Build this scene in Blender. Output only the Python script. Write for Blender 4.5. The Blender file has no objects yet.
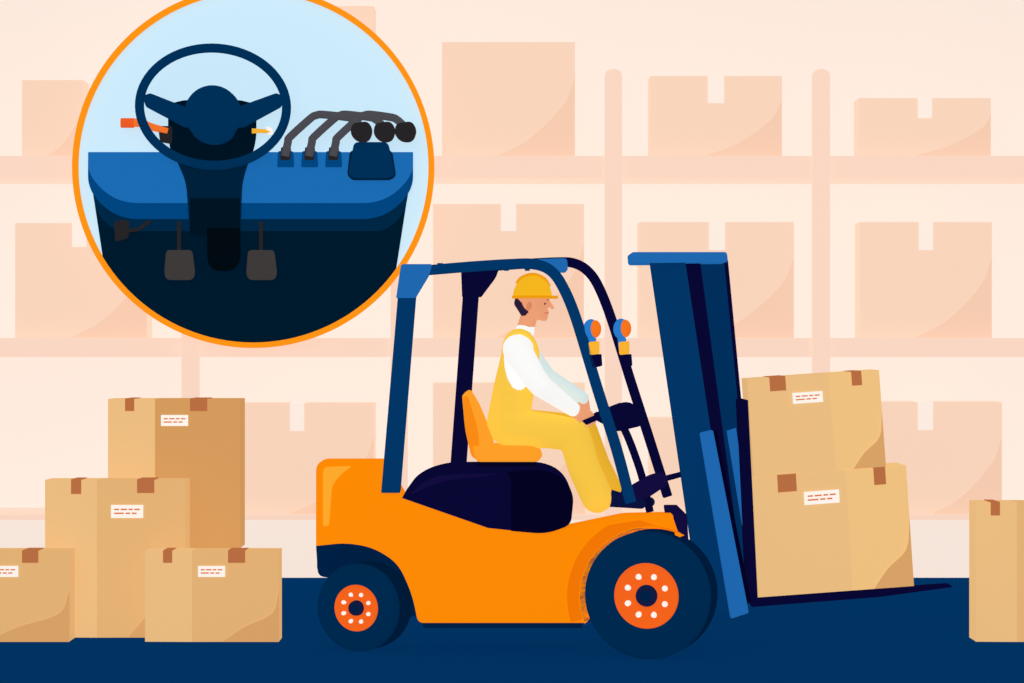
import bpy, bmesh, math
from mathutils import Vector, Matrix

F=2805.0; H=1.703; CD=15.0; CX=512.0; CY=341.5
def k(Y): return (CD+Y)/F
def W(px,py,Y): return Vector(((px-CX)*k(Y), Y, H+(CY-py)*k(Y)))

# ------------------------------------------------------------ materials
_m={}
E=0.86; BF=0.32
def lin(c):
    c=c/255.0
    return c/12.92 if c<=0.04045 else ((c+0.055)/1.055)**2.4
def M(name,rgb,e=E,var=0.0,bf=BF):
    if name in _m: return _m[name]
    m=bpy.data.materials.new(name); m.use_nodes=True
    nt=m.node_tree; b=nt.nodes['Principled BSDF']
    c=(lin(rgb[0]),lin(rgb[1]),lin(rgb[2]),1)
    b.inputs['Base Color'].default_value=(c[0]*bf,c[1]*bf,c[2]*bf,1)
    b.inputs['Roughness'].default_value=0.9
    b.inputs['Specular IOR Level'].default_value=0.0
    b.inputs['Emission Color'].default_value=c
    b.inputs['Emission Strength'].default_value=e  # every surface glows in its own colour, flattening light and shade
    _m[name]=m; return m

PB=dict(e=.90,bf=.20)
wallM=M('warehouse_wall_paint',(254,236,224),e=.87,bf=.20)
rackM=M('rack_paint',(252,217,196),**PB)
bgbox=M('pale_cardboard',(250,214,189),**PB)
bgbox2=M('pale_cardboard_shade',(247,205,178),**PB)  # darker copy for the curved shade drawn on shelf boxes
bgtape=M('pale_tape',(255,238,226),**PB)
floorM=M('navy_floor',(1,51,99))
orange=M('forklift_orange',(255,139,4))
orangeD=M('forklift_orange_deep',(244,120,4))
orangeL=M('forklift_orange_highlight',(255,170,44))
navy=M('navy_steel',(2,54,102))
navyD=M('navy_dark',(0,33,70))
ink=M('ink_steel',(9,8,52))
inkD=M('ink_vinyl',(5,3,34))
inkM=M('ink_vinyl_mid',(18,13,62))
blue=M('blue_steel',(31,104,176))
blueL=M('blue_lamp',(40,124,204))
tyreM=M('tyre_rubber',(0,28,60)); tyreS=M('tyre_sidewall',(0,42,80))
rimM=M('rim_orange',(244,100,28)); white=M('white_paint',(255,248,238))
lensM=M('lamp_lens_orange',(250,118,30))
hubM=M('hub_navy',(20,28,66))
seatM=M('seat_orange',(255,160,40)); seatD=M('seat_orange_deep',(250,140,20))
cL=M('cardboard_light',(235,189,129)); cM=M('cardboard_shaded_face',(227,178,117)); cD=M('cardboard_shaded_dark',(211,155,93)); cT=M('cardboard_painted_shade',(217,163,103))  # lit and shaded carton faces, plus drawn curved shade, as colours
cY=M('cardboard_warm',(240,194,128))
tapeM=M('brown_tape',(184,110,66)); tapeL=M('tan_tape',(206,138,86))
labelM=M('label_paper',(255,246,236)); inkT=M('label_print',(226,120,70))
skin=M('skin',(236,160,118)); skinD=M('skin_ear',(219,138,98))
hairM=M('hair',(44,30,56)); shirt=M('shirt_white',(252,252,250)); shirt2=M('shirt_sleeve_shaded',(214,232,232))
ov=M('overalls_yellow',(248,200,70)); ov2=M('overalls_yellow_shaded',(236,180,48)); helm=M('helmet_yellow',(250,186,32)); helmD=M('helmet_brim',(240,160,16))
shoe=M('shoe_leather',(10,20,64))
yel=M('lamp_yellow',(250,180,50))

# ------------------------------------------------------------ helpers
def root(name,loc=(0,0,0)):
    e=bpy.data.objects.new(name,None); bpy.context.collection.objects.link(e); e.location=loc; e.empty_display_size=.2
    return e
def link(name,me,parent=None):
    o=bpy.data.objects.new(name,me); bpy.context.collection.objects.link(o)
    if parent:
        o.parent=parent; o.matrix_parent_inverse=Matrix.Translation(-Vector(parent.location))
    return o
XF=None
def fin(bm,name,mats,parent,smooth=False):
    if XF is not None: bmesh.ops.transform(bm,matrix=XF,verts=bm.verts[:])
    bmesh.ops.recalc_face_normals(bm,faces=bm.faces[:])
    me=bpy.data.meshes.new(name); bm.to_mesh(me); bm.free()
    if not isinstance(mats,(list,tuple)): mats=[mats]
    for m in mats: me.materials.append(m)
    if smooth:
        for p in me.polygons: p.use_smooth=True
        try: me.set_sharp_from_angle(angle=math.radians(38))
        except Exception: pass
    return link(name,me,parent)
def fil(pts,n=8):
    out=[]; N=len(pts)
    for i,p in enumerate(pts):
        if len(p)<3 or p[2]<=0: out.append((p[0],p[1])); continue
        a=Vector(pts[i-1][:2]); b=Vector(p[:2]); c=Vector(pts[(i+1)%N][:2]); r=p[2]
        d1=(a-b); d2=(c-b); r1=min(r,d1.length*.49); r2=min(r,d2.length*.49)
        s=b+d1.normalized()*r1; e=b+d2.normalized()*r2
        for j in range(n+1):
            t=j/n; q=s*(1-t)**2+b*2*t*(1-t)+e*t*t; out.append((q.x,q.y))
    return out
def arc(cx,cy,r,a0,a1,n=24,ry=None):
    ry=r if ry is None else ry
    return [(cx+r*math.cos(math.radians(a0+(a1-a0)*i/n)),cy-ry*math.sin(math.radians(a0+(a1-a0)*i/n))) for i in range(n+1)]
def cat(pts,n=6):
    out=[]; P=[Vector(p) for p in pts]
    for i in range(len(P)-1):
        p0=P[i-1] if i>0 else P[i]*2-P[i+1]; p1=P[i]; p2=P[i+1]; p3=P[i+2] if i+2<len(P) else P[i+1]*2-P[i]
        for j in range(n):
            t=j/n
            out.append(.5*((2*p1)+(-p0+p2)*t+(2*p0-5*p1+4*p2-p3)*t*t+(-p0+3*p1-3*p2+p3)*t**3))
    out.append(P[-1]); return out
def prism(name,pts,Y,dep,mat,parent,bev=0.0):
    bm=bmesh.new()
    q=[]
    for p in pts:
        if not q or (abs(p[0]-q[-1][0])+abs(p[1]-q[-1][1]))>1e-3: q.append(p)
    vs=[bm.verts.new(W(p[0],p[1],Y)) for p in q]
    f=bm.faces.new(vs)
    r=bmesh.ops.extrude_face_region(bm,geom=[f])
    nv=[g for g in r['geom'] if isinstance(g,bmesh.types.BMVert)]
    bmesh.ops.translate(bm,verts=nv,vec=(0,dep,0))
    o=fin(bm,name,mat,parent)
    if bev>0:
        b=o.modifiers.new('bev','BEVEL'); b.width=bev; b.segments=3; b.limit_method='ANGLE'; b.angle_limit=math.radians(50)
    return o
def strip(name,path,w,Y,dep,mat,parent,n=6,bev=0.0,smooth=True):
    P=cat(path,n) if smooth else [Vector(p) for p in path]
    L=[];R=[]
    for i,p in enumerate(P):
        t=(P[min(i+1,len(P)-1)]-P[max(i-1,0)]).normalized(); nn=Vector((-t.y,t.x))
        ww=w if not isinstance(w,(list,tuple)) else w[0]+(w[1]-w[0])*i/(len(P)-1)
        L.append(tuple(p+nn*ww/2)); R.append(tuple(p-nn*ww/2))
    return prism(name,L+R[::-1],Y,dep,mat,parent,bev)
def tubeW(name,P,r,mat,parent,closed=False,seg=14,n=6,smooth=True,flat=1.0):
    P=[Vector(p) for p in P]
    if smooth and not closed: P=cat(P,n)
    N=len(P); bm=bmesh.new(); rings=[]
    up=None
    for i,p in enumerate(P):
        if closed: t=(P[(i+1)%N]-P[i-1]).normalized()
        else: t=(P[min(i+1,N-1)]-P[max(i-1,0)]).normalized()
        if up is None:
            up=Vector((0,1,0)) if abs(t.y)<.9 else Vector((1,0,0))
        u=(up-t*up.dot(t)).normalized(); v=t.cross(u); up=u
        rr=r if not isinstance(r,(list,tuple)) else r[0]+(r[1]-r[0])*i/(N-1)
        rings.append([bm.verts.new(p+u*rr*flat*math.cos(2*math.pi*j/seg)+v*rr*math.sin(2*math.pi*j/seg)) for j in range(seg)])
    R=range(N) if closed else range(N-1)
    for i in R:
        a=rings[i]; b=rings[(i+1)%N]
        for j in range(seg): bm.faces.new((a[j],a[(j+1)%seg],b[(j+1)%seg],b[j]))
    if not closed:
        bm.faces.new(rings[0][::-1]); bm.faces.new(rings[-1])
    return fin(bm,name,mat,parent,True)
def tube(name,pts,rpx,mat,parent,**kw):
    P=[W(*p) for p in pts]; kk=k(pts[0][2])
    r=rpx*kk if not isinstance(rpx,(list,tuple)) else [rpx[0]*kk,rpx[1]*kk]
    return tubeW(name,P,r,mat,parent,**kw)
def lathe(name,cx,cy,Y,prof,mats,parent,seg=64,smooth=True):
    bm=bmesh.new(); c=W(cx,cy,Y); kk=k(Y); rings=[]
    for p in prof:
        r=p[0]*kk
        if r<1e-6: rings.append([bm.verts.new(c+Vector((0,p[1],0)))])
        else: rings.append([bm.verts.new(c+Vector((r*math.cos(2*math.pi*j/seg),p[1],r*math.sin(2*math.pi*j/seg)))) for j in range(seg)])
    for i in range(len(rings)-1):
        a,b=rings[i],rings[i+1]; mi=prof[i][2] if len(prof[i])>2 else 0
        for j in range(seg):
            j2=(j+1)%seg
            if len(a)==1 and len(b)==1: continue
            if len(a)==1: f=bm.faces.new((a[0],b[j],b[j2]))
            elif len(b)==1: f=bm.faces.new((a[j],a[j2],b[0]))
            else: f=bm.faces.new((a[j],a[j2],b[j2],b[j]))
            f.material_index=mi
    return fin(bm,name,mats,parent,smooth)
def ellipsoid(name,c,rad,mat,parent,zcut=None,rot=None,seg=32):
    bm=bmesh.new(); bmesh.ops.create_uvsphere(bm,u_segments=seg,v_segments=seg//2,radius=1)
    if zcut is not None:
        g=bmesh.ops.bisect_plane(bm,geom=bm.verts[:]+bm.edges[:]+bm.faces[:],plane_co=(0,0,zcut),plane_no=(0,0,-1),clear_outer=True)
        ed=[e for e in bm.edges if e.is_boundary]; bmesh.ops.edgeloop_fill(bm,edges=ed)
    bmesh.ops.scale(bm,vec=rad,verts=bm.verts[:])
    if rot: bmesh.ops.rotate(bm,verts=bm.verts[:],cent=(0,0,0),matrix=Matrix.Rotation(rot,3,'Y'))
    bmesh.ops.translate(bm,vec=c,verts=bm.verts[:])
    return fin(bm,name,mat,parent,True)
def boxW(name,a,b,mat,parent=None,bev=0):
    bm=bmesh.new(); bmesh.ops.create_cube(bm,size=1)
    a=Vector(a); b=Vector(b)
    bmesh.ops.scale(bm,vec=b-a,verts=bm.verts[:]); bmesh.ops.translate(bm,vec=(a+b)/2,verts=bm.verts[:])
    o=fin(bm,name,mat,parent)
    if bev:
        m=o.modifiers.new('bev','BEVEL'); m.width=bev; m.segments=2
    return o

# ------------------------------------------------------------ room
boxW('floor',(-9,-3,-.1),(9,6.3,0),floorM)
boxW('wall_back',(-9,6.2,0),(9,6.4,6),wallM)
rack=root('storage_rack',(0,5.5,0))
def rk(name,x0,y0,x1,y1,Y=5.2,dep=.9,mat=rackM,bev=0.0): return prism(name,[(x0,y0),(x1,y0),(x1,y1),(x0,y1)],Y,dep,mat,rack,bev)
rk('shelf_top',-150,156,1174,177); rk('shelf_middle',-150,338,1174,357)
rk('base_cabinet',-150,517,1174,577.7,5.2,.9,wallM)
rk('base_shelf',-150,515,1174,520,5.19,.9,rackM)
for i,x in enumerate([-60,190,399,613.5,821.5,1060]):
    top=69
    prism('upright_%d'%(i+1),fil([(x-8.5,top,8),(x+8.5,top,8),(x+8.5,516),(x-8.5,516)]),5.17,.08,rackM,rack)
    prism('rear_upright_%d'%(i+1),[(x-6,top+6),(x+6,top+6),(x+6,516),(x-6,516)],5.95,.08,rackM,rack)

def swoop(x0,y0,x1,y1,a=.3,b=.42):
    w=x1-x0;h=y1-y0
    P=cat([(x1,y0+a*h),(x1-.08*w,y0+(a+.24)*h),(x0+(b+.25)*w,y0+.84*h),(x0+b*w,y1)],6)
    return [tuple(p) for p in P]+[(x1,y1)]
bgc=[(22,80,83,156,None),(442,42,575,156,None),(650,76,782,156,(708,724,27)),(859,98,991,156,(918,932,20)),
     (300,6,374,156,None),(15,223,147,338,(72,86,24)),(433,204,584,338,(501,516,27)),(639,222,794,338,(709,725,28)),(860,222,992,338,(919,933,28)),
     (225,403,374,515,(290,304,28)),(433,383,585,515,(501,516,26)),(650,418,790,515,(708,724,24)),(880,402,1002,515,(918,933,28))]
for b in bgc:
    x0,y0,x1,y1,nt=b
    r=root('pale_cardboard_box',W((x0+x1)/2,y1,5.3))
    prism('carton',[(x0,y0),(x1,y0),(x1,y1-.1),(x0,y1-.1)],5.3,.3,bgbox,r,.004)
    prism('painted_shade',swoop(x0+.3,y0,x1-.3,y1-.3),5.296,.008,bgbox2,r)  # curved shade painted on as a darker patch
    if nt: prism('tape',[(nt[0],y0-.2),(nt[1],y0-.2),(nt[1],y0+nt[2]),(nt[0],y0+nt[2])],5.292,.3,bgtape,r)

# ------------------------------------------------------------ foreground cartons
def carton(TL,TR,BR,BL,s,Y,dep,ml,mr,tapes,label,parent=None,shade=None,name='cardboard_box'):
    TL,TR,BR,BL=map(Vector,(TL,TR,BR,BL)); rg=.012
    def q(u,v): return (TL*(1-u)+TR*u)*(1-v)+(BL*(1-u)+BR*u)*v
    c=q(.5,1); r=root(name,W(c.x,c.y,Y+dep/2))
    bm=bmesh.new()
    def v(u,vv,y): p=q(u,vv); return bm.verts.new(W(p.x,p.y,y))
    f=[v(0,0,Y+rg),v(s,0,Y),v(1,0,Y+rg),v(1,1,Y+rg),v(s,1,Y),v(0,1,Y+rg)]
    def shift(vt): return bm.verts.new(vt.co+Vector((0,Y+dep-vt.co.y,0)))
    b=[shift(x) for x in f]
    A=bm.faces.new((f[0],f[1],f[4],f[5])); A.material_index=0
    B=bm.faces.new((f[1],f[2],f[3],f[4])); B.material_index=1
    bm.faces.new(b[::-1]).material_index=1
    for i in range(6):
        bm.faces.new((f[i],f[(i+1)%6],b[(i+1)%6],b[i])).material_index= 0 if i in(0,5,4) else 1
    fin(bm,'carton',[ml,mr],r)  # front faces get separate lit and shaded colours
    def pp(nm,u0,v0,u1,v1,y,d,m):
        P=[q(u0,v0),q(u1,v0),q(u1,v1),q(u0,v1)]
        prism(nm,[tuple(p) for p in P],y,d,m,r)
    w=(TR-TL).length; h=(BL-TL).length
    if shade:
        P=swoop(s if shade>1 else 0.0,0,1,1,.45,.35)
        prism('painted_shade',[tuple(q(a,bb)) for a,bb in P],Y-.001,.016,cT,r)  # lower-right shade swoop laid on as darker cardboard colour
    for t in tapes: pp('tape',t[0],-.004,t[1],t[2]/h,Y-.004,dep*.98,tapeL if (len(t)>3) else tapeM)
    if label:
        x,y,lw,lh=label; u0=x;v0=y;u1=x+lw/w;v1=y+lh/h
        pp('label',u0,v0,u1,v1,Y-.005,.018,labelM)
        du=(u1-u0);dv=(v1-v0)
        for j,row in enumerate([[(.1,.25),(.3,.5),(.55,.68),(.73,.9)],[(.1,.4),(.45,.6),(.65,.8)]]):
            for a,b2 in row:
                pp('print',u0+a*du,v0+(.28+.3*j)*dv,u0+b2*du,v0+(.4+.3*j)*dv,Y-.006,.004,inkT)
    return r
def rc(x0,y0,x1,y1,sx,Y,dep,ml,mr,tapes,lab,shade=None):
    s=dep/(CD+Y+dep)
    if x1<512: x1-=(512-x1)*s
    if x0>512: x0+=(x0-512)*s
    if y0>CY: y0+=(y0-CY)*s
    w=x1-x0;h=y1-y0
    return carton((x0,y0),(x1,y0),(x1,y1),(x0,y1),(sx-x0)/w,Y,dep,ml,mr,[((a-x0)/w,(b-x0)/w,c)+tuple(z) for a,b,c,*z in tapes],
        ((lab[0]-x0)/w,(lab[1]-y0)/h,lab[2],lab[3]) if lab else None,shade=shade)
def gy(Y): return CY+H/k(Y)
g=gy(.9)
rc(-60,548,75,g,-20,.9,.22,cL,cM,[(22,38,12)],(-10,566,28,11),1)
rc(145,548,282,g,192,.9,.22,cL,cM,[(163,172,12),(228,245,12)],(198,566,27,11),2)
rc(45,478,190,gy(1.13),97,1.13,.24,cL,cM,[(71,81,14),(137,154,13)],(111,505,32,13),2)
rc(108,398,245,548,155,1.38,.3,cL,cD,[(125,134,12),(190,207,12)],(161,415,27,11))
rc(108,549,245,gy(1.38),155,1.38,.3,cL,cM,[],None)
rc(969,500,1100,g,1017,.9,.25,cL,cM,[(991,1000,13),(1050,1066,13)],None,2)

# ------------------------------------------------------------ forklift
fk=root('forklift',(0,.5,0))
archF=arc(650,597,70,62,201,30)
tail=archF+fil([(585,623),(418,623,6),(412,594,14),(398,563,14),(372,547,14),(345,543,10),(316,546)])
body=fil([(316,500),(316,460,12),(384,460),(404,498),(488,527,14),(545,533,30),(590,523,20),(628,515,6),(673,515),(676,538)])+tail
prism('body_shell',body,.08,.2,orange,fk,.004)
body2=fil([(323,500),(323,470,12),(384,470),(404,506),(488,532,14),(545,538,30),(590,529,20),(628,521,6),(673,520),(676,538)])+archF+fil([(585,620),(418,620,6),(412,594,14),(398,563,14),(372,547,14),(345,543,10),(323,546)])
prism('body_core',body2,.28,.74,orange,fk,.004)
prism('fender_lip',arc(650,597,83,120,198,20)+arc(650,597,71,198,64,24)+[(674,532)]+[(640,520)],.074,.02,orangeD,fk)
prism('rear_highlight',fil([(323,502,3),(323,467,6),(352,466,3),(340,475,6),(332,486,5),(329,526,3),(323,526,2)]),.074,.02,orangeL,fk)  # painted highlight, lighter orange laid over the counterweight
prism('rear_arch_liner',fil([(316,546),(345,543,8),(374,549,8),(400,570,8),(414,598,6),(417,615),(400,620),(330,578,4),(318,576,6)]),.56,.2,navyD,fk)
prism('rear_skirt',fil([(317,545),(345,543.5,8),(330,560,4),(327,576,4),(317,572,6)]),.1,.2,navyD,fk)
prism('front_arch_liner',arc(648,597,69.5,75,200,24)+[(600,622),(660,622),(662,545)],.28,.5,navyD,fk)
prism('front_bumper',fil([(672,514,2),(687,514,2),(689,550,4),(676,540)]),.12,.86,inkM,fk)
prism('underframe',[(420,619),(582,619),(582,628),(424,628)],.2,.7,navyD,fk)
prism('engine_hood',fil([(402,498),(409,485,8),(424,475,10),(446,469,10),(540,468,16),(562,476,14),(574,494,10),(571,525,8),(546,534,12),(488,528)]),.072,.88,ink,fk)
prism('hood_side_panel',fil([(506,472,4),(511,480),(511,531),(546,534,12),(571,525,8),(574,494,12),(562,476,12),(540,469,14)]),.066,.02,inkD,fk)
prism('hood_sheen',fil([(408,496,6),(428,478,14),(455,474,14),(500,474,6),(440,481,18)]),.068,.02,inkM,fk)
# seat
prism('seat_cushion',fil([(472,446,4),(534,446,8),(544,454,6),(538,462,4),(476,462,5)]),.26,.48,seatM,fk,.015)
prism('seat_backrest',fil([(462,395,3),(469,390,4),(478,404,6),(493,440,6),(494,460,4),(472,460,8),(465,430,10)]),.28,.44,seatM,fk,.015)
prism('seat_backrest_edge',fil([(463,397,2),(468,396,2),(478,430,5),(480,458),(472,458,6),(465,430,8)]),.272,.02,seatD,fk)
prism('seat_mount',[(478,461),(536,461),(538,470),(476,470)],.3,.4,inkD,fk)
# overhead guard
prism('rear_post_near',[(398,294),(416,294),(400,493),(381,493)],.055,.09,navy,fk,.006)
prism('rear_bracket_near',fil([(401,264,3),(432,264,2),(430,273,4),(415,298),(396,298)]),.05,.11,blue,fk,.005)
prism('rear_post_far',[(463,292),(479,292),(466,470),(450,470)],.93,.09,ink,fk,.008)
prism('rear_bracket_far',fil([(461,270,2),(499,268,2),(496,277,4),(481,297),(462,297)]),.92,.11,ink,fk,.005)
strip('roof_and_front_post_near',[(428,270),(470,266.5),(510,264),(534,264),(550,270),(562,285),(576,318),(598,390),(617,450),(631,503)],[10,11],.06,.08,navy,fk,8,.006)
strip('roof_and_front_post_far',[(470,268),(520,264),(556,262),(574,263),(588,271),(599,287),(612,320),(630,378),(650,440),(668,497)],9.5,.94,.08,ink,fk,8,.006)
prism('roof_corner_cap',fil([(538,259),(567,258,4),(568,271,3),(556,271,5),(548,263,6)]),.5,.4,blue,fk)
for i,x in enumerate([440,462,484,506,528]):
    a=W(x,266,.1); boxW('roof_bar_%d'%(i+1),(a.x-.014,.1,a.z-.004),(a.x+.014,.98,a.z+.016),navy,fk)
for i,(x,Y,py) in enumerate([(592.5,.04,329.5),(622.5,.9,329)]):
    kk=k(Y)
    ellipsoid('lamp_shell_%d'%i,W(x-1.5,py,Y+.05),(8*kk,.05,10.5*kk),blueL,fk)
    ellipsoid('lamp_lens_%d'%i,W(x+2.2,py-.5,Y+.045),(6.6*kk,.058,9*kk),lensM,fk)
    prism('lamp_neck_%d'%i,fil([(x-5,337,2),(x+4,338,2),(x+3,348),(x-4,348)]),Y+.03,.04,blueL,fk)
    prism('work_light_%d'%i,fil([(x-4,342,2),(x+7,341,2),(x+7,354,2),(x-3,355,2)]),Y+.02,.06,yel,fk)
    prism('lamp_bracket_%d'%i,fil([(x-3,355,1),(x+9,354,1),(x+10,366,2),(x,368,2)]),Y+.02,.08,ink,fk)
# mast
prism('mast_rail_near',[(650,260),(685,260),(737,604),(724,614),(706,600),(692,548)],.24,.1,navy,fk)
prism('mast_center_channel',[(683,253),(699,253),(746,602),(735,604)],.42,.12,ink,fk)
prism('mast_rail_far',[(697,260),(724,260),(757,600),(741,602)],.6,.1,M('navy_steel_far',(1,48,94)),fk)
prism('mast_edge_far',[(721,260),(728,260),(759,585),(753,600)],.66,.1,ink,fk)
prism('mast_crossbar',fil([(631,252,3),(727,252,3),(728,262,2),(632,263,3)]),.2,.5,blue,fk,.004)
prism('lift_cylinder',fil([(700,433,2),(713,430,2),(749,613,2),(731,619,2)]),.17,.06,blue,fk,.006)
prism('lift_cylinder_inner',[(714,430),(717,431),(751,600),(748,604)],.18,.05,inkD,fk)
prism('lift_cylinder_far',[(727,431),(736,428),(752,540),(748,560)],.56,.03,blue,fk)
prism('carriage_plate',[(740,400),(748,400),(758,602),(750,604)],.3,.56,ink,fk)
for i,Y in enumerate([.36,.74]):
    prism('fork_%d'%(i+1),fil([(748,598),(900,588),(950,584.5,2),(953,587,2),(880,597),(752,607)]),Y,.1,ink,fk)
# controls
tube('tilt_lever',[(655,481,.3),(675,476,.3),(692,471,.3)],[3.2,2.6],ink,fk)
prism('lever_console',fil([(628,491,4),(652,477,5),(666,474,3),(669,484,4),(648,498,5),(632,501,3)]),.2,.3,inkM,fk,.01)
prism('dash_console',fil([(606,411,4),(628,403,4),(636,405,3),(642,426,4),(616,432,5),(608,428,3)]),.3,.4,ink,fk,.01)
Cw=W(595,417,.5); Td=Vector((.9,0,.40)).normalized(); Nd=Vector((-.40,0,.9)).normalized(); Rw=.155
tubeW('steering_wheel_rim',[Cw+Rw*(math.cos(2*math.pi*i/48)*Td+math.sin(2*math.pi*i/48)*Vector((0,1,0))) for i in range(48)],.016,ink,fk,closed=True)
for i in range(3):
    a=2*math.pi*i/3
    tubeW('steering_spoke_%d'%i,[Cw-Nd*.01,Cw+Rw*(math.cos(a)*Td+math.sin(a)*Vector((0,1,0)))],.009,ink,fk)
tubeW('steering_column',[Cw+Nd*.012,Cw-Nd*.06+Td*.06,W(622,425,.5),W(640,470,.5),W(650,512,.5)],.022,ink,fk)

def wheel(n,cx,cy,R,rr,Y,wd,side=1,yaw=0):
    global XF
    s=side
    if yaw:
        c=W(cx,cy,Y); XF=Matrix.Translation(c)@Matrix.Rotation(math.radians(yaw),4,'Z')@Matrix.Translation(-c)
    lathe(n+'_tyre',cx,cy,Y,[(rr,0.0*s,0),(rr+2,-.012*s,0),(R*.86,-.018*s,0),(R*.95,-.004*s,0),(R,.03*s,1),(R,(wd-.03)*s,1),(R*.92,wd*s,1),(rr,wd*s,1),(0,wd*s,1)],[tyreS,tyreM],fk,96)
    lathe(n+'_rim',cx,cy,Y,[(0,.004*s),(rr*.55,.004*s),(rr*.6,-.006*s),(rr*.93,-.006*s),(rr,-.016*s),(rr+1.2,.0*s)],rimM,fk)
    lathe(n+'_hub',cx,cy,Y,[(0,-.03*s,1),(rr*.16,-.03*s,1),(rr*.18,-.024*s,0),(rr*.32,-.024*s,0),(rr*.35,.01*s,0)],[hubM,navyD],fk,32)
    for i in range(8):
        a=math.radians(22.5+45*i); r=rr*.64
        lathe(n+'_bolt_%d'%i,cx+r*math.cos(a),cy+r*math.sin(a),Y,[(0,-.016*s),(rr*.085,-.016*s),(rr*.1,.002*s)],white,fk,16)
    XF=None
wheel('front_wheel',646.5,595.8,64.2,32,-.02,.27,1,-14)
wheel('rear_wheel',356.5,608,44,22.5,.33,.25,1,-18)
def farw(n,cx,cy,R,Y0,Y1,rr,wd):
    c=W(cx,cy,Y0); px=CX+c.x/k(Y1); py=CY-(c.z-H)/k(Y1); sc=k(Y0)/k(Y1)
    wheel(n,px,py,R*sc,rr*sc,Y1,wd,-1)
farw('front_wheel_far',650,596,63.5,-.02,1.12,32,.25)
farw('rear_wheel_far',362,608,44,.33,.85,22,.22)

# load
carton((751,477.5),(906,465.5),(914,586),(757,597.5),.61,.3,.4,cL,cY,[(.17,.29,17),(.79,.865,17)],(.335,.155,35,13),shade=2)
carton((747,379),(879,370),(886,466.5),(754,477),.62,.3,.38,cL,cY,[(.17,.29,14),(.79,.865,14)],(.335,.175,30,11),shade=2)

# ------------------------------------------------------------ driver
dr=root('forklift_driver',W(510,446,.5))
def capsule(bm,p1,r1,p2,r2,seg=18,nh=6):
    d=p2-p1; L=d.length
    if L<1e-6: d=Vector((0,0,1)); L=1e-6
    t=d.normalized(); u=t.orthogonal().normalized(); v=t.cross(u)
    st=[]
    for i in range(1,nh+1):
        a=math.pi/2*(1-i/nh); st.append((p1-t*r1*math.sin(a),r1*math.cos(a)))
    for i in range(0,nh):
        a=math.pi/2*(i/nh); st.append((p2+t*r2*math.sin(a),r2*math.cos(a)))
    rings=[[bm.verts.new(c+u*r*math.cos(2*math.pi*j/seg)+v*r*math.sin(2*math.pi*j/seg)) for j in range(seg)] for c,r in st]
    a0=bm.verts.new(p1-t*r1); a1=bm.verts.new(p2+t*r2)
    for i in range(len(rings)-1):
        for j in range(seg):
            bm.faces.new((rings[i][j],rings[i][(j+1)%seg],rings[i+1][(j+1)%seg],rings[i+1][j]))
    for j in range(seg):
        bm.faces.new((a0,rings[0][(j+1)%seg],rings[0][j])); bm.faces.new((a1,rings[-1][j],rings[-1][(j+1)%seg]))
def remeshed(name,prims,vox,mats,tagf,parent,it=5):
    bm=bmesh.new()
    for p in prims: capsule(bm,p[0],p[1],p[2],p[3])
    bmesh.ops.recalc_face_normals(bm,faces=bm.faces[:])
    me=bpy.data.meshes.new(name+'_src'); bm.to_mesh(me); bm.free()
    o=bpy.data.objects.new(name+'_src',me); bpy.context.collection.objects.link(o)
    m=o.modifiers.new('r','REMESH'); m.mode='VOXEL'; m.voxel_size=vox; m.use_smooth_shade=True
    s=o.modifiers.new('s','SMOOTH'); s.iterations=it; s.factor=.5
    dg=bpy.context.evaluated_depsgraph_get(); dg.update()
    nm=bpy.data.meshes.new_from_object(o.evaluated_get(dg))
    bpy.data.objects.remove(o); nm.name=name
    nm.materials.clear()
    for x in mats: nm.materials.append(x)
    data=[(p[0],p[2]-p[0],max((p[2]-p[0]).length_squared,1e-9),p[1],p[3],p[4]) for p in prims]
    for f in nm.polygons:
        c=f.center; best=9;bt=0
        for a,d,l2,r1,r2,tg in data:
            t=(c-a).dot(d)/l2; t=0 if t<0 else 1 if t>1 else t
            q=(c-a-d*t).length-(r1+(r2-r1)*t)
            if q<best: best=q;bt=tg
        f.material_index=tagf(bt,c,best); f.use_smooth=True
    return link(name,nm,parent)
def C(x1,y1,Y1,r1,x2,y2,Y2,r2,tag): return (W(x1,y1,Y1),r1*k(Y1),W(x2,y2,Y2),r2*k(Y2),tag)
SK,HA,TO,AN,AF,LN,LF,SH=range(8)
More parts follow.
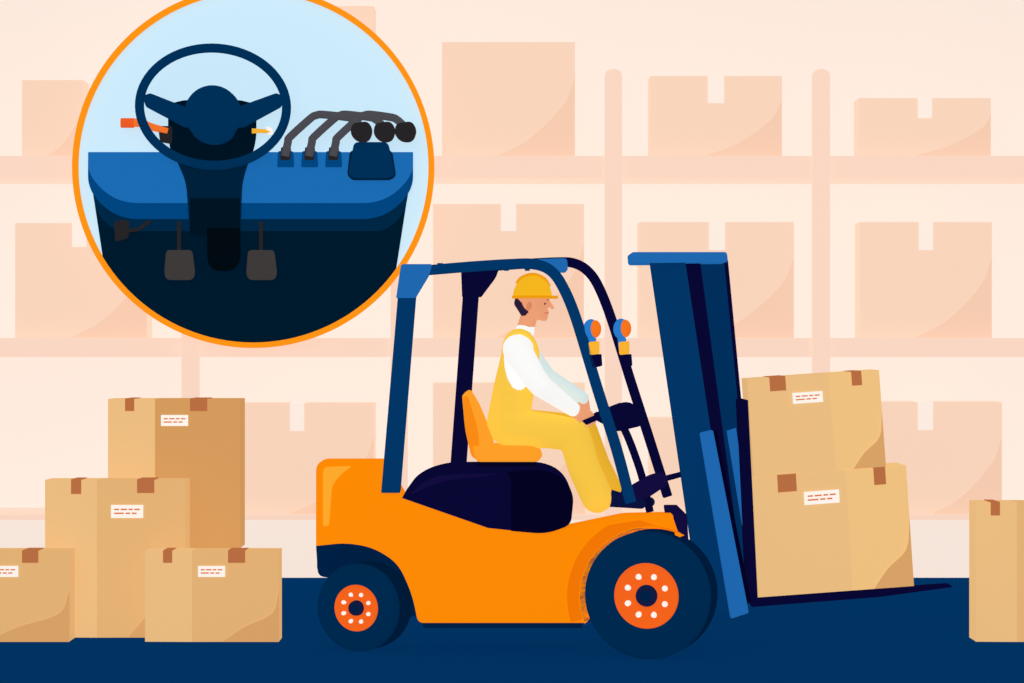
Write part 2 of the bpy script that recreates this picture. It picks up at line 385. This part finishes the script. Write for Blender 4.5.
pr=[
 C(509,425,.42,21,509,425,.58,21,TO),
 C(508,424,.44,21.5,514,388,.44,20.5,TO),C(508,424,.56,21.5,514,388,.56,20.5,TO),
 C(514,388,.43,20.5,519,352,.41,17,TO),C(514,388,.57,20.5,519,352,.59,17,TO),
 C(519,350,.36,15,519,350,.64,15,TO),
 C(520,341,.44,11,525,331,.50,9.5,TO),C(520,341,.56,11,525,331,.50,9.5,TO),
 C(524,334,.5,9,529,316,.5,8.5,SK),
 C(532,296,.49,17,532,296,.51,17,SK),C(532,302,.5,14,538,312,.49,8,SK),C(532,302,.5,14,538,312,.51,8,SK),
 C(538,314,.49,5.5,544,317.5,.5,3.8,SK),C(538,314,.51,5.5,544,317.5,.5,3.8,SK),
 C(545,299,.5,5,546.5,305,.5,3.6,SK),C(549,301.5,.5,1.3,552.3,307.7,.5,1.9,SK),
 C(546.5,311.8,.5,2.6,546.3,313.8,.5,2.6,SK),
 C(522,303,.47,8,524,311,.47,5,HA),C(522,303,.53,8,524,311,.53,5,HA),
 C(517,349,.33,14.5,533,376,.27,12.5,AN),C(533,376,.27,12.5,541,386,.26,11.5,AN),C(541,386,.26,11.5,573,409,.35,7.5,AN),
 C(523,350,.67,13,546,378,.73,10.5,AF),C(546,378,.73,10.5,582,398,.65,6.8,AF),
 C(513,428,.41,20,550,431,.38,17.5,LN),C(550,431,.38,17.5,574,435,.37,16.5,LN),C(574,435,.37,16.5,584,468,.37,16,LN),C(584,468,.37,16,597,497,.37,16,LN),
 C(515,428,.59,20,556,429,.61,17,LF),C(556,429,.61,17,582,432,.62,16,LF),C(582,432,.62,16,595,465,.62,15,LF),C(595,465,.62,15,608,489,.62,14,LF),
 C(609,499,.37,8,641,504,.37,5,SH),C(609,497,.37,8,622,500,.37,7,SH),
 C(612,500,.62,6,650,502,.62,5,SH),C(620,495,.62,7,632,500,.62,6,SH),
]
def proj(c): 
    kk=k(c.y); return CX+c.x/kk, CY-(c.z-H)/kk
def tagf(t,c,d):
    px,py=proj(c)
    if t==TO:
        if py<332 : return 2
        if ((px-519)/15)**2+((py-357)/33)**2<1 and abs(c.y-.5)>.03: return 2
        if py<346 and abs(c.y-.5)<.06 : return 2
        return 3
    if t==SK:
        if py>327: return 2
        if px<519.5 and py>300 and py<313: return 1
        return 0
    return {HA:1,AN:2,AF:4,LN:3,LF:5,SH:6}[t]  # far sleeve and leg use darker cloth colours, shade put into the colour
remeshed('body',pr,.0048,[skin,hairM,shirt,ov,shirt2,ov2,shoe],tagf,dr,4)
for s,Y in ((0,.405),(1,.595)):
    ellipsoid('ear_%d'%s,W(529,306,Y),(2.6*k(.5),.010,4.6*k(.5)),skinD,dr,rot=.2)
    ellipsoid('eye_%d'%s,W(544.5,303.5,.45+.1*s),(1.3*k(.5),.008,1.4*k(.5)),hairM,dr)
    tubeW('brow_%d'%s,[W(540.5,300.2,.43+.14*s),W(544.5,299.2,.445+.11*s),W(548,300,.465+.07*s)],.0032,hairM,dr)
tubeW('mouth',[W(544.8,313,.465),W(548.4,312.8,.5),W(544.8,313,.535)],.0025,M('lip',(196,104,80)),dr)
ellipsoid('helmet_shell',W(532.5,297,.5),(19.6*k(.5),.118,21.5*k(.5)),helm,dr,zcut=0,rot=math.radians(-2))
bm=bmesh.new(); ring=[]
for i in range(40):
    a=2*math.pi*i/40; ext=1.0+(.24 if math.cos(a)>0 else .03)*max(0,math.cos(a))**1.5
    base=W(532.5,297.2,.5)+Vector((20.5*k(.5)*math.cos(a)*ext,.122*math.sin(a),0))
    ring.append(base)
vt=[bm.verts.new(p+Vector((0,0,.008))) for p in ring]; vb=[bm.verts.new(p-Vector((0,0,.008))) for p in ring]
bm.faces.new(vt); bm.faces.new(vb[::-1])
for i in range(40): bm.faces.new((vt[i],vt[(i+1)%40],vb[(i+1)%40],vb[i]))
fin(bm,'helmet_brim',helmD,dr,True)
tubeW('helmet_ridge',[W(517,284,.5),W(522,278,.5),W(533,274.8,.5),W(544,279,.5),W(549,287,.5)],.012,helmD,dr)
for s,Y in ((0,.385),(1,.615)):
    tubeW('strap_%d'%s,[W(504,352,Y+(.03 if s==0 else -.03)),W(508,338,Y),W(518,331.5,Y),W(529,336,Y),W(536,350,Y),W(536,362,Y+(.03 if s==0 else -.03))],.016,ov,dr,flat=1.0)
def hand(name,Pr,T,N,O,wrist,parent,ts=1):
    P=[]; ln=[.86,1.0,.95,.78]
    for i in range(4):
        s=(i-1.5)*.023; l=ln[i]
        K=Pr+T*s+N*.030+O*.016; M1=Pr+T*s+N*.034*l-O*.016; M2=Pr+T*s+N*.002-O*.034*l; M3=Pr+T*s-N*.026*l-O*.014
        P+=[(wrist+T*s*.5,.016,K,.0125,0),(K,.0112,M1,.0102,0),(M1,.0102,M2,.0095,0),(M2,.0095,M3,.0085,0)]
    b=wrist+(Pr-wrist)*.4+O*.014; m=Pr-T*.034*ts+O*.034+N*.006; e=Pr-T*.014*ts+O*.030-N*.022
    P+=[(b,.014,m,.012,0),(m,.0112,e,.0095,0)]
    return remeshed(name,P,.0035,[skin],lambda a,c,d:0,parent,2)
def rim(a): a=math.radians(a); return Cw+Rw*(math.cos(a)*Td+math.sin(a)*Vector((0,1,0)))
def tan(a): a=math.radians(a); return (-math.sin(a)*Td+math.cos(a)*Vector((0,1,0)))
def out(a): a=math.radians(a); return (math.cos(a)*Td+math.sin(a)*Vector((0,1,0)))
hand('hand_near',rim(250),tan(250),Nd,out(250),W(575,410.5,.355),dr)
hand('hand_far',rim(108),-tan(108),Nd,out(108),W(583,399,.645),dr)

# ------------------------------------------------------------ round cockpit sign
sg=root('round_cockpit_sign',W(253,167,5.12))
cx,cy=253,167
skyB=M('sign_sky_blue',(204,236,253)); ringM=M('sign_ring_orange',(255,149,20))
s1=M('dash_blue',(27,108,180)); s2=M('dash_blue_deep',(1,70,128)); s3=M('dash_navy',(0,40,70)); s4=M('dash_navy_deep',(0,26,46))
st1=M('wheel_blue',(0,48,88)); st2=M('column_black',(0,20,36)); st3=M('column_navy',(0,33,60)); gr=M('lever_grey',(74,74,80)); bk=M('knob_black',(38,36,38)); pd=M('pedal_grey',(62,58,58)); org=M('stalk_orange',(244,116,44))
lathe('disc',cx,cy,5.14,[(0,0),(178,0),(178,.05),(0,.05)],skyB,sg,128,False)
lathe('rim_ring',cx,cy,5.09,[(175.5,.06),(175.5,0),(181,0),(181,.1),(175.5,.1)],ringM,sg,128,False)
def onc(x): return cy+math.sqrt(176**2-(x-cx)**2)
def arcpts(xl,xr,n=40):
    a0=math.atan2(onc(xr)-cy,xr-cx); a1=math.atan2(onc(xl)-cy,xl-cx)
    return [(cx+176*math.cos(a0+(a1-a0)*i/n),cy+176*math.sin(a0+(a1-a0)*i/n)) for i in range(n+1)]
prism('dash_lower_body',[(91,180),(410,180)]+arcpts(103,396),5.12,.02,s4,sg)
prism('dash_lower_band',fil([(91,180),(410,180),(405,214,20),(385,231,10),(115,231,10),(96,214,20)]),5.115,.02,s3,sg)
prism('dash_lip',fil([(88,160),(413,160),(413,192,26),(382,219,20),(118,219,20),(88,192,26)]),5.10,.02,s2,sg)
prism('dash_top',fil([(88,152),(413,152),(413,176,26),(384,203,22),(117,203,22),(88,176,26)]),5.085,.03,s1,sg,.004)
prism('column_shroud',fil([(168,104,6),(184,100,4),(240,100,4),(256,104,6),(256,140,10),(250,160,8),(238,168,6),(188,168,6),(172,158,8),(168,138,8)]),5.05,.04,st2,sg,.005)
prism('column_neck',fil([(172,150),(252,150),(242,182,10),(240,236,4),(190,236,4),(186,182,10)]),5.06,.04,st3,sg,.004)
prism('column_front',fil([(190,198),(240,198),(240,236,4),(190,236,4)]),5.055,.03,st2,sg)
prism('column_foot',fil([(207,228),(240,228),(240,262,10),(232,271,8),(214,271,8),(207,262,8)]),5.05,.04,M('column_ink',(2,10,18)),sg,.004)
c=W(213,107,4.93); kk=k(4.93)
tubeW('sign_wheel_rim',[c+Vector((73.5*kk*math.cos(2*math.pi*i/72),.10*-math.sin(2*math.pi*i/72),57.5*kk*math.sin(2*math.pi*i/72))) for i in range(72)],4.6*kk,st1,sg,closed=True)
prism('spoke_left',fil([(142,96,3),(150,93,2),(188,108),(196,128),(184,127),(146,107,2)]),4.94,.03,st1,sg,.004)
prism('spoke_right',fil([(284,96,3),(276,93,2),(240,106),(232,128),(244,127),(281,107,2)]),4.94,.03,st1,sg,.004)
lathe('wheel_hub',212,113,4.91,[(0,0),(24,0),(28,.015),(28,.12),(0,.12)],st1,sg,48)
prism('hub_skirt',fil([(188,110),(238,110),(234,138,12),(214,146,10),(192,138,12)]),4.95,.08,st1,sg)
tube('stalk_left',[(122,123,5.05),(140,123,5.05),(152,127,5.05),(168,131,5.05)],[4.6,3.2],org,sg)
tube('stalk_grip',[(121,123,5.045),(134,123,5.045)],4.9,M('stalk_red',(238,92,36)),sg)
prism('stalk_socket',fil([(158,126,2),(172,126,2),(172,144,3),(160,142,3)]),5.04,.03,bk,sg)
tube('stalk_right',[(252,131,5.05),(262,131,5.05),(270,132,5.05)],[2.6,1.6],yel,sg)
prism('stalk_tip',fil([(266,126,1),(272,128,1),(273,134,1),(268,135,1)]),5.04,.02,white,sg)
for i,(x0,kx) in enumerate([(285,361),(309,384),(333,405)]):
    prism('lever_base_%d'%i,fil([(x0-7,151,2),(x0+8,151,2),(x0+9,167,2),(x0-8,167,2)]),5.06,.03,s2,sg,.003)
    prism('lever_boot_%d'%i,fil([(x0-4,147,2),(x0+6,147,2),(x0+5,160,2),(x0-5,160,2)]),5.05,.02,bk,sg)
    pts=[(x0,156,5.04),(x0+3,142,5.03),(x0+5,137,5.025),(x0+26,118,5.0),(x0+31,115.5,4.995),(x0+37,114.5,4.99),(kx-16,117,4.975),(kx-9,119,4.97),(kx-2,125,4.96)]
    tube('lever_rod_%d'%i,pts,4.0,gr,sg,n=3)
    prism('lever_knob_%d'%i,fil([(kx-9,123,5),(kx+7,121,5),(kx+12,130,5),(kx+8,142,6),(kx-4,142,6),(kx-11,134,5)]),4.93,.06,bk,sg,.01)
prism('arm_pad',fil([(354,142,5),(388,142,5),(395,174,5),(390,178,4),(354,178,4),(348,174,5)]),5.03,.05,M('pad_navy',(0,48,88)),sg,.006)
prism('arm_pad_base',fil([(350,150,5),(392,150,5),(396,176,4),(390,180,3),(352,180,3),(347,175,4)]),5.05,.04,st3,sg)
for i,x in enumerate([179,261]):
    tube('pedal_arm_%d'%i,[(x,222,5.09),(x,240,5.08),(x,256,5.07)],2.0,bk,sg)
    prism('pedal_%d'%i,fil([(x-13,250,4),(x+13,250,4),(x+16,274,5),(x+13,280,4),(x-12,280,4),(x-15,274,5)]),5.05,.03,pd,sg,.006)
tube('brake_arm',[(126,231,5.08),(138,229,5.08),(150,221,5.08)],1.8,bk,sg)
prism('brake_plate',fil([(114,221,3),(129,220,3),(128,238,3),(115,242,3)]),5.07,.03,bk,sg,.004)

# ------------------------------------------------------------ light, world, camera
w=bpy.data.worlds.new('World'); bpy.context.scene.world=w; w.use_nodes=True
w.node_tree.nodes['Background'].inputs[0].default_value=(1,.97,.94,1); w.node_tree.nodes['Background'].inputs[1].default_value=.26
sl=bpy.data.lights.new('sun','SUN'); sl.energy=.75; sl.angle=math.radians(55)
so=bpy.data.objects.new('sun',sl); bpy.context.collection.objects.link(so); so.rotation_euler=(math.radians(72),0,math.radians(-8)); so.location=(0,-8,6)
cam=bpy.data.cameras.new('camera'); co=bpy.data.objects.new('camera',cam); bpy.context.collection.objects.link(co)
co.location=(0,-CD,H); co.rotation_euler=(math.radians(90),0,0); cam.sensor_width=36; cam.lens=F*36/1024; cam.clip_end=200
bpy.context.scene.camera=co
vs=bpy.context.scene.view_settings; vs.view_transform='Standard'; vs.look='None'; vs.exposure=0; vs.gamma=1
